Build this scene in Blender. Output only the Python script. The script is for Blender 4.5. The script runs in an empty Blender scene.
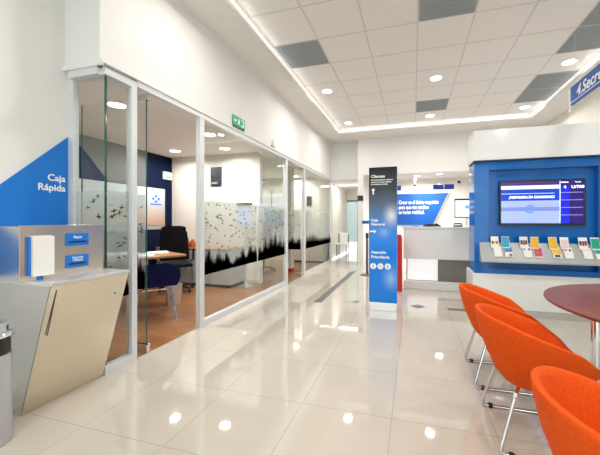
import bpy, bmesh, math, random
from mathutils import Vector, Matrix, noise
PI = math.pi
SC = bpy.context.scene
COL = SC.collection
random.seed(7)

# ------------------------------------------------------------ camera, world, lights, exposure
H = 1.25
cam_d = bpy.data.cameras.new('camera'); cam = bpy.data.objects.new('camera', cam_d); COL.objects.link(cam)
cam.location = (0, 0, H); cam.rotation_euler = (PI/2, 0, math.atan(90/311))
cam_d.sensor_width = 36; cam_d.lens = 36*311/600
cam_d.shift_x = -23/600; cam_d.shift_y = -6.5/600
cam_d.clip_start = .05; cam_d.clip_end = 200
SC.camera = cam
w = bpy.data.worlds.new('daylight'); SC.world = w; w.use_nodes = True
w.node_tree.nodes['Background'].inputs[0].default_value = (.86, .93, 1, 1)
w.node_tree.nodes['Background'].inputs[1].default_value = 2.6
SC.view_settings.view_transform = 'Standard'; SC.view_settings.look = 'None'
SC.view_settings.gamma = 1; SC.view_settings.use_curve_mapping = False
SC.view_settings.exposure = 0.12
DOWN_POWER = 17      # one hall downlight
OFF_POWER = 16       # one office downlight
WARM = (1, .965, .92)

def area(name, loc, rot, sx, sy, power, color=(1, 1, 1), shape='RECTANGLE', spread=PI):
    l = bpy.data.lights.new(name, 'AREA'); l.shape = shape; l.size = sx; l.size_y = sy
    l.energy = power; l.color = color; l.spread = spread
    o = bpy.data.objects.new(name, l); o.location = loc; o.rotation_euler = rot; COL.objects.link(o); return o
# daylight through the shop-front windows behind the camera and at the right
area('daylight_front', (.4, -3.9, 1.7), (-PI/2, 0, 0), 5.0, 2.8, 230, (.97, .99, 1))
# concealed light of the ceiling cove
area('cove_light_left', (-1.86, 3.2, 3.625), (PI, math.radians(35), 0), .04, 9.6, 2.4, WARM)
area('cove_light_back', (.35, 8.16, 3.625), (PI+math.radians(35), 0, 0), 4.4, .04, 2, WARM)
area('cove_light_right', (2.56, 3.2, 3.625), (PI, -math.radians(35), 0), .04, 9.6, 2.4, WARM)

# ------------------------------------------------------------ materials
def nt(name):
    m = bpy.data.materials.new(name); m.use_nodes = True
    return m, m.node_tree.nodes, m.node_tree.links
def mat(name, c, rough=.5, metal=0, var=.03, scale=6, spec=.5, emis=0, ecol=None, coat=0, bump=0, bscale=40, aniso=None):
    m, N, L = nt(name); b = N['Principled BSDF']
    b.inputs['Roughness'].default_value = rough; b.inputs['Metallic'].default_value = metal
    b.inputs['Specular IOR Level'].default_value = spec
    b.inputs['Coat Weight'].default_value = coat; b.inputs['Coat Roughness'].default_value = .04
    tc = N.new('ShaderNodeTexCoord'); nz = N.new('ShaderNodeTexNoise'); nz.inputs['Scale'].default_value = scale
    nz.inputs['Detail'].default_value = 4
    src = tc.outputs['Object']
    if aniso:
        mp = N.new('ShaderNodeMapping'); mp.inputs['Scale'].default_value = aniso
        L.new(src, mp.inputs['Vector']); src = mp.outputs[0]
    L.new(src, nz.inputs['Vector'])
    cr = N.new('ShaderNodeValToRGB')
    cr.color_ramp.elements[0].position = .3; cr.color_ramp.elements[1].position = .7
    cr.color_ramp.elements[0].color = tuple(max(0, x*(1-var)) for x in c)+(1,)
    cr.color_ramp.elements[1].color = tuple(min(1, x*(1+var)) for x in c)+(1,)
    L.new(nz.outputs['Fac'], cr.inputs['Fac']); L.new(cr.outputs[0], b.inputs['Base Color'])
    if bump:
        n2 = N.new('ShaderNodeTexNoise'); n2.inputs['Scale'].default_value = bscale; L.new(src, n2.inputs['Vector'])
        bp = N.new('ShaderNodeBump'); bp.inputs['Strength'].default_value = bump; bp.inputs['Distance'].default_value = .004
        L.new(n2.outputs['Fac'], bp.inputs['Height']); L.new(bp.outputs[0], b.inputs['Normal'])
    if emis:
        b.inputs['Emission Color'].default_value = tuple(ecol or c)+(1,); b.inputs['Emission Strength'].default_value = emis
    return m
def glass(name, tint=(.93, .97, .95), refl=1.0, haze=0.0, hcol=(.8, .85, .85)):
    m, N, L = nt(name); N.remove(N['Principled BSDF']); out = N['Material Output']
    tr = N.new('ShaderNodeBsdfTransparent'); tr.inputs[0].default_value = tint+(1,)
    gl = N.new('ShaderNodeBsdfGlossy'); gl.inputs['Roughness'].default_value = .01
    gl.inputs[0].default_value = (.95, 1, .98, 1)
    fr = N.new('ShaderNodeFresnel'); fr.inputs['IOR'].default_value = 1.5
    mu = N.new('ShaderNodeMath'); mu.operation = 'MULTIPLY'; mu.inputs[1].default_value = refl; mu.use_clamp = True
    L.new(fr.outputs[0], mu.inputs[0])
    mx = N.new('ShaderNodeMixShader'); L.new(mu.outputs[0], mx.inputs[0]); L.new(tr.outputs[0], mx.inputs[1]); L.new(gl.outputs[0], mx.inputs[2])
    last = mx
    if haze:
        df = N.new('ShaderNodeBsdfDiffuse'); df.inputs[0].default_value = hcol+(1,)
        tl = N.new('ShaderNodeBsdfTranslucent'); tl.inputs[0].default_value = hcol+(1,)
        m1 = N.new('ShaderNodeMixShader'); m1.inputs[0].default_value = .5; L.new(df.outputs[0], m1.inputs[1]); L.new(tl.outputs[0], m1.inputs[2])
        tc = N.new('ShaderNodeTexCoord'); nz = N.new('ShaderNodeTexNoise'); nz.inputs['Scale'].default_value = 3
        L.new(tc.outputs['Object'], nz.inputs[0])
        mr = N.new('ShaderNodeMapRange'); mr.inputs['To Min'].default_value = haze*.96; mr.inputs['To Max'].default_value = haze*1.04
        L.new(nz.outputs['Fac'], mr.inputs[0])
        m2 = N.new('ShaderNodeMixShader'); L.new(mr.outputs[0], m2.inputs[0])
        L.new(mx.outputs[0], m2.inputs[1]); L.new(m1.outputs[0], m2.inputs[2]); last = m2
    L.new(last.outputs[0], out.inputs[0])
    return m

M = {}
M['wall'] = mat('white_paint', (.80, .79, .77), .6, var=.01, scale=2)
M['wall_cream'] = mat('cream_paint', (.82, .79, .73), .6, var=.01)
M['soffit'] = mat('ceiling_paint', (.74, .72, .69), .7, var=.01)
M['cove'] = mat('cove_led', (1, .96, .9), .5, emis=.35, ecol=(1, .97, .93))
M['ceil_off'] = mat('office_ceiling_paint', (.80, .76, .71), .7, var=.01)
M['alu'] = mat('silver_aluminium', (.74, .76, .78), .38, metal=.35, var=.02)
M['chrome'] = mat('chrome', (.78, .78, .79), .12, metal=1, var=.02)
M['black'] = mat('black_plastic', (.012, .012, .014), .35)
M['black_fab'] = mat('black_fabric', (.008, .008, .01), .9, spec=.2)
M['white_gl'] = mat('white_gloss_panel', (.86, .86, .85), .12, var=.005)
M['white'] = mat('white_plastic', (.85, .85, .85), .4, var=.01)
M['blue'] = mat('glossy_blue_panel', (.0, .13, .48), .08, var=.06, scale=2, spec=.35, coat=.1)
M['blue_paint'] = mat('blue_vinyl', (.0, .18, .66), .5, var=.02)
M['blue_wall'] = mat('deep_blue_wall', (.0, .006, .036), .5, var=.05, spec=.15)
M['grey_graphic_refl'] = mat('grey_graphic_reflection', (.14, .145, .15), .5, var=.02)
M['blue_sign'] = mat('blue_sign_face', (.0, .09, .40), .5, var=.04)
M['ltr'] = mat('white_lettering', (.92, .92, .92), .5, var=0)
M['orange'] = mat('orange_felt', (.76, .085, .003), .85, var=.10, scale=90, spec=.25, bump=.25, bscale=260)
M['steel'] = mat('brushed_steel', (.66, .655, .64), .24, metal=.95, var=.015, scale=3, aniso=(1, 1, 9))
M['steel_warm'] = mat('warm_brushed_steel', (.74, .67, .56), .2, metal=.9, var=.012, scale=3, aniso=(1, 1, 9))
M['steel_top'] = mat('satin_steel', (.80, .80, .79), .3, metal=.7, var=.02)
M['shelf'] = mat('grey_shelf', (.40, .42, .42), .4, metal=.2, var=.02)
M['navy'] = mat('navy_fabric', (.002, .006, .10), .8, var=.1, scale=40)
M['red'] = mat('red_panel', (.62, .012, .02), .35, var=.03)
M['grey_cab'] = mat('grey_cabinet', (.50, .53, .55), .35, var=.02)
M['paper'] = mat('paper', (.88, .87, .84), .7, var=.02)
M['mesh'] = mat('silver_mesh', (.66, .70, .74), .35, metal=.8, var=.25, scale=90)
M['vent'] = mat('grey_grille', (.40, .425, .44), .6, metal=.2, var=.05, scale=30)
M['lamp'] = mat('lamp_diffuser', (1, .95, .88), .5, emis=9, ecol=(1, .93, .84))
M['green'] = mat('green_sign', (.0, .25, .09), .4, var=.03, emis=.25, ecol=(0, .5, .2))
M['copper'] = mat('amber_ceramic', (.38, .11, .03), .25, var=.15)
M['strip'] = mat('dark_floor_strip', (.13, .13, .14), .35, var=.12, scale=60)
M['taupe'] = mat('taupe_laminate', (.26, .23, .20), .3, var=.05)
M['cream_gl'] = mat('cream_gloss_panel', (.90, .875, .82), .12, var=.01)
M['glass'] = glass('clear_glass', refl=1.0)
M['edge'] = mat('green_glass_edge', (.02, .10, .08), .1)
M['film'] = glass('frosted_film', haze=.45, hcol=(.52, .55, .54))
M['frost'] = glass('frosted_glass', haze=.75, hcol=(.62, .70, .71))

def brickmat(name, c1, c2, mortar, w, h, ox, oy, mw, rough, coat=0, vein=.05, vscale=1.2, offset=0, rot=0, aniso=(1, 1, 1), spec=.5):
    m, N, L = nt(name); b = N['Principled BSDF']
    tc = N.new('ShaderNodeTexCoord'); mp = N.new('ShaderNodeMapping')
    mp.inputs['Location'].default_value = (-ox, -oy, 0); mp.inputs['Rotation'].default_value = (0, 0, rot)
    L.new(tc.outputs['Object'], mp.inputs[0])
    br = N.new('ShaderNodeTexBrick'); br.offset = offset; br.inputs['Scale'].default_value = 1
    br.inputs['Brick Width'].default_value = w; br.inputs['Row Height'].default_value = h
    br.inputs['Mortar Size'].default_value = mw; br.inputs['Mortar Smooth'].default_value = .3
    br.inputs['Color1'].default_value = c1+(1,); br.inputs['Color2'].default_value = c2+(1,); br.inputs['Mortar'].default_value = mortar+(1,)
    L.new(mp.outputs[0], br.inputs['Vector'])
    mp2 = N.new('ShaderNodeMapping'); mp2.inputs['Scale'].default_value = aniso; L.new(mp.outputs[0], mp2.inputs[0])
    nz = N.new('ShaderNodeTexNoise'); nz.inputs['Scale'].default_value = vscale; nz.inputs['Detail'].default_value = 8; nz.inputs['Distortion'].default_value = .8
    L.new(mp2.outputs[0], nz.inputs[0])
    mr = N.new('ShaderNodeMapRange'); mr.inputs['From Min'].default_value = .3; mr.inputs['From Max'].default_value = .7
    mr.inputs['To Min'].default_value = 1-vein; mr.inputs['To Max'].default_value = 1+vein; L.new(nz.outputs['Fac'], mr.inputs[0])
    mx = N.new('ShaderNodeMix'); mx.data_type = 'RGBA'; mx.blend_type = 'MULTIPLY'; mx.inputs[0].default_value = 1
    L.new(br.outputs['Color'], mx.inputs[6]); L.new(mr.outputs[0], mx.inputs[7]); L.new(mx.outputs[2], b.inputs['Base Color'])
    b.inputs['Roughness'].default_value = rough; b.inputs['Coat Weight'].default_value = coat; b.inputs['Coat Roughness'].default_value = .03
    b.inputs['Specular IOR Level'].default_value = spec
    return m
M['tile'] = brickmat('polished_porcelain', (.57, .52, .445), (.58, .53, .455), (.36, .325, .28), .6, .6, -.13, 2.01, .0022, .035, coat=.3, vein=.04)
M['wood_floor'] = brickmat('oak_laminate', (.33, .15, .062), (.27, .115, .045), (.16, .07, .03), 1.2, .13, 0, 0, .002, .28, vein=.22, vscale=3, offset=.37, aniso=(1.2, 14, 1), rot=0, spec=.4)
M['ceil_tile'] = brickmat('mineral_ceiling_tile', (.79, .77, .75), (.78, .76, .74), (.7, .68, .66), .645, .662, -1.879, 3.342, .002, .9, vein=.03, vscale=40)
M['mahogany'] = mat('mahogany', (.22, .062, .028), .34, var=.35, scale=5, spec=.25, coat=.06, aniso=(1, 12, 1))
M['desk_wood'] = mat('desk_wood', (.42, .20, .08), .35, var=.2, scale=6, aniso=(12, 1, 1))

def gradmat(name, axis, stops, rough=.3, emis=0, scale=1.0, blob=None):
    """printed artwork: colour ramp along a generated axis"""
    m, N, L = nt(name); b = N['Principled BSDF']; b.inputs['Roughness'].default_value = rough; b.inputs['Specular IOR Level'].default_value = .3
    tc = N.new('ShaderNodeTexCoord'); sp = N.new('ShaderNodeSeparateXYZ'); L.new(tc.outputs['Generated'], sp.inputs[0])
    nz = N.new('ShaderNodeTexNoise'); nz.inputs['Scale'].default_value = 2.2; L.new(tc.outputs['Generated'], nz.inputs[0])
    ma = N.new('ShaderNodeMath'); ma.operation = 'MULTIPLY_ADD'; ma.inputs[1].default_value = .10*scale; L.new(nz.outputs['Fac'], ma.inputs[0]); L.new(sp.outputs[axis], ma.inputs[2])
    cr = N.new('ShaderNodeValToRGB'); e = cr.color_ramp.elements
    while len(e) > 1: e.remove(e[-1])
    e[0].position = stops[0][0]; e[0].color = stops[0][1]+(1,)
    for p, c in stops[1:]:
        k = e.new(p); k.color = c+(1,)
    L.new(ma.outputs[0], cr.inputs[0]); col = cr.outputs[0]
    for (cx, cz, rx, rz, bc, st) in (blob or []):
        mp = N.new('ShaderNodeMapping'); mp.vector_type = 'POINT'
        mp.inputs['Location'].default_value = (-cx/rx, 0, -cz/rz); mp.inputs['Scale'].default_value = (1/rx, 0, 1/rz)
        L.new(tc.outputs['Generated'], mp.inputs[0])
        gr = N.new('ShaderNodeTexGradient'); gr.gradient_type = 'QUADRATIC_SPHERE'; L.new(mp.outputs[0], gr.inputs[0])
        mu = N.new('ShaderNodeMath'); mu.operation = 'MULTIPLY'; mu.inputs[1].default_value = st; mu.use_clamp = True; L.new(gr.outputs['Fac'], mu.inputs[0])
        mx = N.new('ShaderNodeMix'); mx.data_type = 'RGBA'; L.new(mu.outputs[0], mx.inputs[0]); L.new(col, mx.inputs[6]); mx.inputs[7].default_value = bc+(1,)
        col = mx.outputs[2]
    L.new(col, b.inputs['Base Color'])
    if emis:
        L.new(col, b.inputs['Emission Color']); b.inputs['Emission Strength'].default_value = emis
    return m

# ------------------------------------------------------------ mesh helpers
class MB:
    def __init__(s, o=(0, 0, 0)): s.bm = bmesh.new(); s.o = Vector(o)
    def box(s, x0, x1, y0, y1, z0, z1, bev=0, mtx=None):
        t = bmesh.new(); bmesh.ops.create_cube(t, size=1)
        for v in t.verts: v.co = Vector(((x0+x1)/2+v.co.x*abs(x1-x0), (y0+y1)/2+v.co.y*abs(y1-y0), (z0+z1)/2+v.co.z*abs(z1-z0)))
        if bev: bmesh.ops.bevel(t, geom=t.edges[:], offset=bev, segments=2, affect='EDGES', profile=.5)
        return s._add(t, mtx)
    def _add(s, t, mtx=None):
        if mtx is not None: t.transform(mtx)
        for v in t.verts: v.co -= s.o
        me = bpy.data.meshes.new('tmp'); t.to_mesh(me); t.free(); s.bm.from_mesh(me); bpy.data.meshes.remove(me); return s
    def cyl(s, x, y, z0, z1, r, r2=None, seg=24, bev=0, mtx=None):
        t = bmesh.new(); bmesh.ops.create_cone(t, cap_ends=True, segments=seg, radius1=r, radius2=r if r2 is None else r2, depth=z1-z0)
        for v in t.verts: v.co += Vector((x, y, (z0+z1)/2))
        if bev: bmesh.ops.bevel(t, geom=[e for e in t.edges if abs(e.verts[0].co.z-e.verts[1].co.z) < 1e-5], offset=bev, segments=2, affect='EDGES')
        return s._add(t, mtx)
    def lathe(s, x, y, prof, seg=32, mtx=None):
        t = bmesh.new(); rings = []
        for r, z in prof:
            rings.append([t.verts.new((x+r*math.cos(2*PI*k/seg), y+r*math.sin(2*PI*k/seg), z)) for k in range(seg)] if r > 1e-6 else [t.verts.new((x, y, z))])
        for a, b in zip(rings, rings[1:]):
            for k in range(seg):
                q = [a[k % len(a)], a[(k+1) % len(a)], b[(k+1) % len(b)], b[k % len(b)]]; u = []
                for v in q:
                    if v not in u: u.append(v)
                if len(u) > 2: t.faces.new(u)
        return s._add(t, mtx)
    def ball(s, x, y, z, r, sz=1, mtx=None):
        t = bmesh.new(); bmesh.ops.create_uvsphere(t, u_segments=20, v_segments=12, radius=r)
        for v in t.verts: v.co = Vector((x+v.co.x, y+v.co.y, z+v.co.z*sz))
        return s._add(t, mtx)
    def tube(s, pts, r, seg=10, closed=False):
        pts = [Vector(p) for p in pts]; t = bmesh.new(); rings = []; n = len(pts); nrm = None
        for i, p in enumerate(pts):
            if closed: d = (pts[(i+1) % n]-pts[i-1]).normalized()
            else: d = (pts[min(i+1, n-1)]-pts[max(i-1, 0)]).normalized()
            if nrm is None: nrm = d.orthogonal().normalized()
            nrm = (nrm-d*nrm.dot(d)).normalized(); bi = d.cross(nrm)
            rings.append([t.verts.new(p+r*(math.cos(2*PI*k/seg)*nrm+math.sin(2*PI*k/seg)*bi)) for k in range(seg)])
        for i in range(n if closed else n-1):
            a, b = rings[i], rings[(i+1) % n]
            for k in range(seg): t.faces.new((a[k], a[(k+1) % seg], b[(k+1) % seg], b[k]))
        if not closed: t.faces.new(rings[0][::-1]); t.faces.new(rings[-1])
        return s._add(t)
    def prism(s, poly, vec):
        """poly: planar list of 3D points, extruded by vec"""
        t = bmesh.new(); v = Vector(vec)
        a = [t.verts.new(Vector(p)) for p in poly]; b = [t.verts.new(Vector(p)+v) for p in poly]; n = len(poly)
        t.faces.new(a); t.faces.new(b[::-1])
        for i in range(n): t.faces.new((a[i], b[i], b[(i+1) % n], a[(i+1) % n]))
        bmesh.ops.recalc_face_normals(t, faces=t.faces[:])
        return s._add(t)
    def build(s, name, m, parent=None, smooth=False, loc=None):
        me = bpy.data.meshes.new(name); bmesh.ops.recalc_face_normals(s.bm, faces=s.bm.faces[:]); s.bm.to_mesh(me); s.bm.free()
        me.materials.append(m)
        if smooth:
            for p in me.polygons: p.use_smooth = True
            me.set_sharp_from_angle(angle=math.radians(38))
        o = bpy.data.objects.new(name, me); COL.objects.link(o)
        if parent: o.parent = parent
        else: o.location = s.o
        return o
def fillet(pts, r, n=5):
    pts = [Vector(p) for p in pts]; out = [pts[0]]
    for i in range(1, len(pts)-1):
        a, b, c = pts[i-1], pts[i], pts[i+1]
        rr = min(r, (a-b).length*.45, (c-b).length*.45)
        p, q = b+(a-b).normalized()*rr, b+(c-b).normalized()*rr
        for k in range(n+1):
            t = k/n; out.append((1-t)**2*p+2*t*(1-t)*b+t*t*q)
    out.append(pts[-1]); return out
def tag(o, label, cat, group=None):
    o['label'] = label; o['category'] = cat
    if group: o['group'] = group
    return o
def thing(name, label, cat, loc=(0, 0, 0), rz=0, group=None):
    o = bpy.data.objects.new(name, None); o.empty_display_size = .1; COL.objects.link(o)
    o.location = loc; o.rotation_euler = (0, 0, rz); return tag(o, label, cat, group)
def struct(o): o['kind'] = 'structure'; return o
def sroot(name, loc=(0, 0, 0)):
    o = bpy.data.objects.new(name, None); o.empty_display_size = .1; COL.objects.link(o); o.location = loc; return struct(o)
def dup(root, loc, rz=None, label=None):
    r = root.copy(); COL.objects.link(r); r.location = loc
    if rz is not None: r.rotation_euler = (0, 0, rz)
    if label: r['label'] = label
    for ch in list(root.children):
        c = ch.copy(); COL.objects.link(c); c.parent = r
        for g in list(ch.children):
            d = g.copy(); COL.objects.link(d); d.parent = c
    return r
FACE = {'-y': (PI/2, 0, 0), '+x': (PI/2, 0, PI/2), '-x': (PI/2, 0, -PI/2)}
def text(name, lines, size, loc, face, m, parent=None, align='LEFT', bold=.0, shear=0, line=1.0, fit=None):
    """lettering as a thin mesh; loc is the baseline start of the first line, in the parent's space"""
    cu = bpy.data.curves.new(name, 'FONT'); cu.body = lines; cu.size = size; cu.align_x = align; cu.offset = bold*size
    cu.extrude = .0008; cu.shear = shear; cu.space_line = line; cu.resolution_u = 3
    t = bpy.data.objects.new('t', cu); COL.objects.link(t); bpy.context.view_layer.update()
    dg = bpy.context.evaluated_depsgraph_get(); me = bpy.data.meshes.new_from_object(t.evaluated_get(dg))
    bpy.data.objects.remove(t); bpy.data.curves.remove(cu)
    xs = [v.co.x for v in me.vertices]
    if fit and xs:
        k = fit/(max(xs)-min(xs))
        for v in me.vertices: v.co.x *= k
    me.transform(Matrix.Translation(loc) @ Matrix.Rotation(FACE[face][2], 4, 'Z') @ Matrix.Rotation(PI/2, 4, 'X'))
    me.materials.clear(); me.materials.append(m); me.name = name
    o = bpy.data.objects.new(name, me); COL.objects.link(o); o.parent = parent; return o

# ------------------------------------------------------------ room shell
XL, XR, YB, YF = -2.416, 3.15, 9.23, -4.0        # glass line, right wall, end of hall, shop front
ZS, ZT = 3.60, 3.70                               # soffit and tile heights
XO = -5.05                                        # far wall of the offices
def sbox(name, m, *b, o=None):
    c = ((b[0]+b[1])/2, (b[2]+b[3])/2, b[4]) if o is None else o
    return struct(MB(c).box(*b).build(name, m))
sbox('floor', M['tile'], XL, XR, YF, 14, -.1, 0, o=(0, 0, 0))
struct(MB((0, 0, 0)).box(XO-.1, XL, 1.95, 9.33, -.1, 0).build('floor_office', M['wood_floor']))
struct(MB((0, 0, 0)).box(-2.95, XL, YF, 1.95, -.1, 0).build('floor_side', M['tile']))
sbox('wall_left', M['wall'], -2.95, -2.8, YF, 1.97, 0, ZS)
sbox('wall_left_upper', M['wall'], -2.72, XL, 1.901, YB, 2.50, ZS)
sbox('wall_left_return', M['wall'], -2.94, XL-.002, 1.90, 1.953, 2.50, ZS)
sbox('wall_right', M['wall_cream'], XR, XR+.12, YF, 14, 0, 3.9)
# end of the hall: recess lintel, pier and bulkhead over the cash desks
sbox('wall_back_lintel', M['wall'], XL-.3, -1.5345, YB, YB+.15, 2.50, ZS)
sbox('wall_back_bulkhead', M['wall'], -1.535, XR, 8.90, 9.05, 2.57, ZS)
sbox('wall_back_pier', M['wall'], -1.53, -1.37, 8.903, 9.25, 0, 2.57)
sbox('wall_back_reveal', M['wall'], -1.534, -1.37, 9.05, 9.40, 2.57, ZS)
sbox('wall_cash_left', M['wall_cream'], -1.53, -1.41, 9.25, 10.5, 0, 2.6)
sbox('wall_cash_back', M['wall_cream'], -1.53, XR, 10.5, 10.62, 0, 2.7)
sbox('ceiling_cash', M['ceil_off'], -1.53, XR, 9.05, 10.6, 2.60, 2.68)
sbox('ceiling_corridor', M['ceil_off'], -2.75, -1.5, YB+.151, 13, 2.505, 2.6)
sbox('wall_corridor_left', M['wall_cream'], -2.75, -2.6, YB+.15, 12.6, 0, 2.52)
sbox('wall_corridor_right', M['wall_cream'], -1.53, -1.41, 10.62, 12.6, 0, 2.52)
# soffit ring of the hall ceiling
s = MB((0, 0, ZS))
X0, X1, Y1 = -1.915, 2.60, 8.20
s.box(-2.95, X0, YF, YB+.15, ZS, ZT+.1); s.box(X1, XR+.1, YF, YB+.15, ZS, ZT+.1); s.box(X0, X1, Y1, YB+.15, ZS, ZT+.1)
struct(s.build('ceiling_soffit', M['soffit']))
ceil = struct(MB((0, 0, ZT)).box(X0, X1, YF, Y1, ZT, ZT+.05).build('ceiling', M['ceil_tile']))
g = MB((0, 0, ZT))
TX, TY, CX, CY = .645, .662, -1.879, 3.342
for k in range(8): g.box(CX+k*TX-.009, CX+k*TX+.009, YF, Y1, ZT-.004, ZT+.01)
for j in range(-11, 8): g.box(X0, X1, CY+j*TY-.009, CY+j*TY+.009, ZT-.003, ZT+.01)
struct(g.build('ceiling_grid', mat('grid_paint', (.62, .60, .57), .5, var=.01)))
c = MB((0, 0, 3.66))
c.box(X0, X0+.012, YF, Y1, 3.64, 3.69); c.box(X1-.012, X1, YF, Y1, 3.64, 3.69); c.box(X0, X1, Y1-.012, Y1, 3.64, 3.69)
struct(c.build('trim_1', M['cove']))
# shop front behind the camera
fr = sroot('window_1', (0, YF, 0)); s = MB((0, YF, 0))
for x in (-2.8, -1.3, .2, 1.7, 3.1): s.box(x-.04, x+.04, YF-.05, YF+.03, 0, 3.5)
s.box(-2.8, 3.15, YF-.05, YF+.03, 0, .12); s.box(-2.8, 3.15, YF-.05, YF+.03, 3.4, 3.7); s.box(-2.8, 3.15, YF-.05, YF+.03, 2.3, 2.38)
s.build('window_frame', M['alu'], fr)
MB((0, YF, 0)).box(-2.8, 3.1, YF-.012, YF-.004, .1, 3.42).build('pane', M['glass'], fr)

# offices behind the glass
sbox('wall_office_blue', M['blue_wall'], XO-.12, XO, 1.95, 9.35, 0, 2.72)
sbox('wall_office_near', M['wall'], XO-.1, -2.81, 1.85, 1.95, 0, 2.72)
sbox('wall_office_divider', M['wall_cream'], XO, -2.93, 5.60, 5.70, 0, 2.62)
sbox('wall_office_back', M['wall_cream'], XO, XL+.0, YB+.05, YB+.15, 0, 2.72)
sbox('ceiling_office', M['ceil_off'], XO, -2.72, 1.95, YB+.1, 2.62, 2.72)
o = MB((XO+.006, 3.8, 0)).prism([(XO+.001, 1.96, 2.61), (XO+.001, 4.93, 2.61), (XO+.001, 4.93, 1.93), (XO+.001, 4.12, 1.93), (XO+.001, 3.68, 2.42), (XO+.001, 3.30, 2.61)], (.006, 0, 0)).build('wall_office_graphic_reflection', M['grey_graphic_refl']); struct(o)  # diagonal wall graphic, with the door glass reflection painted into its grey
sbox('wall_office_dark', M['wall_cream'], XO, XO+.1, 5.70, 9.2, 0, 2.62)
s = MB((-4, 5.59, 0)); s.box(XO, -2.95, 5.585, 5.60, 0, .07); struct(s.build('baseboard_divider', M['alu']))

# ------------------------------------------------------------ glazed partition
def bird(bm_, p, ax, sz, rng, nrm):
    """small flat flying bird of a decal: ax horizontal axis"""
    up = Vector((0, 0, 1)); a = rng.uniform(-.5, .5); h = ax*math.cos(a)+up*math.sin(a); v = -ax*math.sin(a)+up*math.cos(a)
    fl = rng.choice((-1, 1)); wing = rng.uniform(.3, .8)
    shape = [(-1, 0), (-.45, .12), (-.1, .14), (-.2, wing), (.1, .75*wing), (.18, .12), (.55, .1), (.95, .28), (.6, -.05), (.1, -.14), (-.3, -.1)]
    if rng.random() < .4: shape[9:9] = [(.15, -.7*wing), (-.05, -.12)]
    vs = [bm_.verts.new(p+fl*x*sz*h+y*sz*v) for x, y in shape]
    f = bm_.faces.new(vs)
def glazing(name, p0, p1, z0, z1, fz0, fz1, nb, seed, grass=True, parent=None, gfun=None, edges=(0, 0)):
    """pane from p0 to p1 (xy) with frosted band, birds and grass silhouettes on the hall side"""
    p0 = Vector((p0[0], p0[1], 0)); p1 = Vector((p1[0], p1[1], 0)); ax = (p1-p0).normalized(); n = Vector((ax.y, -ax.x, 0))
    org = Vector((0, 0, 0)); rng = random.Random(seed); Lh = (p1-p0).length; par = parent; o3 = par.location
    b = MB(o3)
    def slab(mb, a0, a1, za, zb, d0, d1):
        mb.prism([p0+ax*a0+Vector((0, 0, za))+n*d0, p0+ax*a1+Vector((0, 0, za))+n*d0, p0+ax*a1+Vector((0, 0, zb))+n*d0, p0+ax*a0+Vector((0, 0, zb))+n*d0], n*(d1-d0))
    # single-sided thin sheets keep the glass clean
    t = bmesh.new()
    t.faces.new([t.verts.new(p0+ax*a+Vector((0, 0, z))-o3) for a, z in ((0, z0), (Lh, z0), (Lh, z1), (0, z1))])
    b.bm.free(); b.bm = t; b.build('pane', M['glass'], par)
    t = bmesh.new()
    t.faces.new([t.verts.new(p0+ax*a+Vector((0, 0, z))+n*.004-o3) for a, z in ((.01, fz0), (Lh-.01, fz0), (Lh-.01, fz1), (.01, fz1))])
    b = MB(o3); b.bm.free(); b.bm = t; b.build('frosted_film', M['film'], par)
    t = bmesh.new()
    for k in range(nb):
        a = rng.uniform(.04, Lh-.04); z = fz0+.16+(fz1-fz0-.2)*rng.random()**.85
        bird(t, p0+ax*a+Vector((0, 0, z))+n*.007-o3, ax, rng.uniform(.028, .042), rng, n)
    if grass:
        a = .012
        while a < Lh-.03:
            q = a; hgt = gfun(a) if gfun else .16
            for _ in range(3):
                w_ = rng.uniform(.006, .016); hh = hgt*rng.uniform(.55, 1.25)*(1+.25*math.sin(q*31+seed)); tip = rng.uniform(-.03, .03)
                q2 = min(max(q, .012), Lh-.03)
                pts = [(q2-w_, 0), (q2+w_, 0), (q2+w_*.8+tip*.4, hh*.6), (min(max(q2+tip, .012), Lh-.02), hh), (q2-w_*.5+tip*.3, hh*.6)]
                t.faces.new([t.verts.new(p0+ax*min(max(x, .008), Lh-.008)+Vector((0, 0, fz0+z))+n*.007-o3) for x, z in pts])
                q += rng.uniform(.003, .008)
            a += rng.uniform(.007, .013)
        solid = bmesh.new()
        m_ = int(Lh/.03)+2
        for i in range(m_):
            x0 = .01+(Lh-.02)*i/m_; x1 = .01+(Lh-.02)*(i+1)/m_
            h0 = (gfun(x0) if gfun else .16)*.62; h1 = (gfun(x1) if gfun else .16)*.62
            t.faces.new([t.verts.new(p0+ax*x+Vector((0, 0, fz0+z))+n*.007-o3) for x, z in ((x0, 0), (x1, 0), (x1, h1), (x0, h0))])
        solid.free()
    b = MB(o3); b.bm.free(); b.bm = t; o = b.build('bird_and_grass_decal', M['decal'], par)
M['decal'] = mat('black_vinyl', (.006, .005, .007), .5)
FZ0, FZ1 = .60, 1.50
# window_2: corner box next to the kiosk (return pane + front pane)
w2 = sroot('window_2', (XL, 1.95, 0)); s = MB((XL, 1.95, 0))
s.box(-2.76, XL-.027, 1.899, 1.973, 2.44, 2.4975); s.box(-2.76, XL-.027, 1.927, 1.973, .0, .07)
s.box(-2.80, -2.745, 1.925, 1.975, 0, 2.499)
s.box(XL-.028, XL+.028, 1.926, 2.20, 2.441, 2.498); s.box(XL-.028, XL+.028, 1.926, 2.20, 0, .071)
s.box(XL-.03, XL+.03, 2.170, 2.225, 0, 2.4985)
s.build('window_frame', M['alu'], w2)
glazing('p', (-2.745, 1.95), (XL, 1.95), .07, 2.44, FZ0, FZ1, 10, 3, True, w2, lambda a: .13)
glazing('p', (XL, 1.95), (XL, 2.17), .07, 2.44, FZ0, FZ1, 14, 9, True, w2, lambda a: .13)
MB((XL, 1.95, 0)).box(XL-.006, XL+.006, 1.944, 1.956, .07, 2.44).build('glass_edge', M['edge'], w2)
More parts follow.
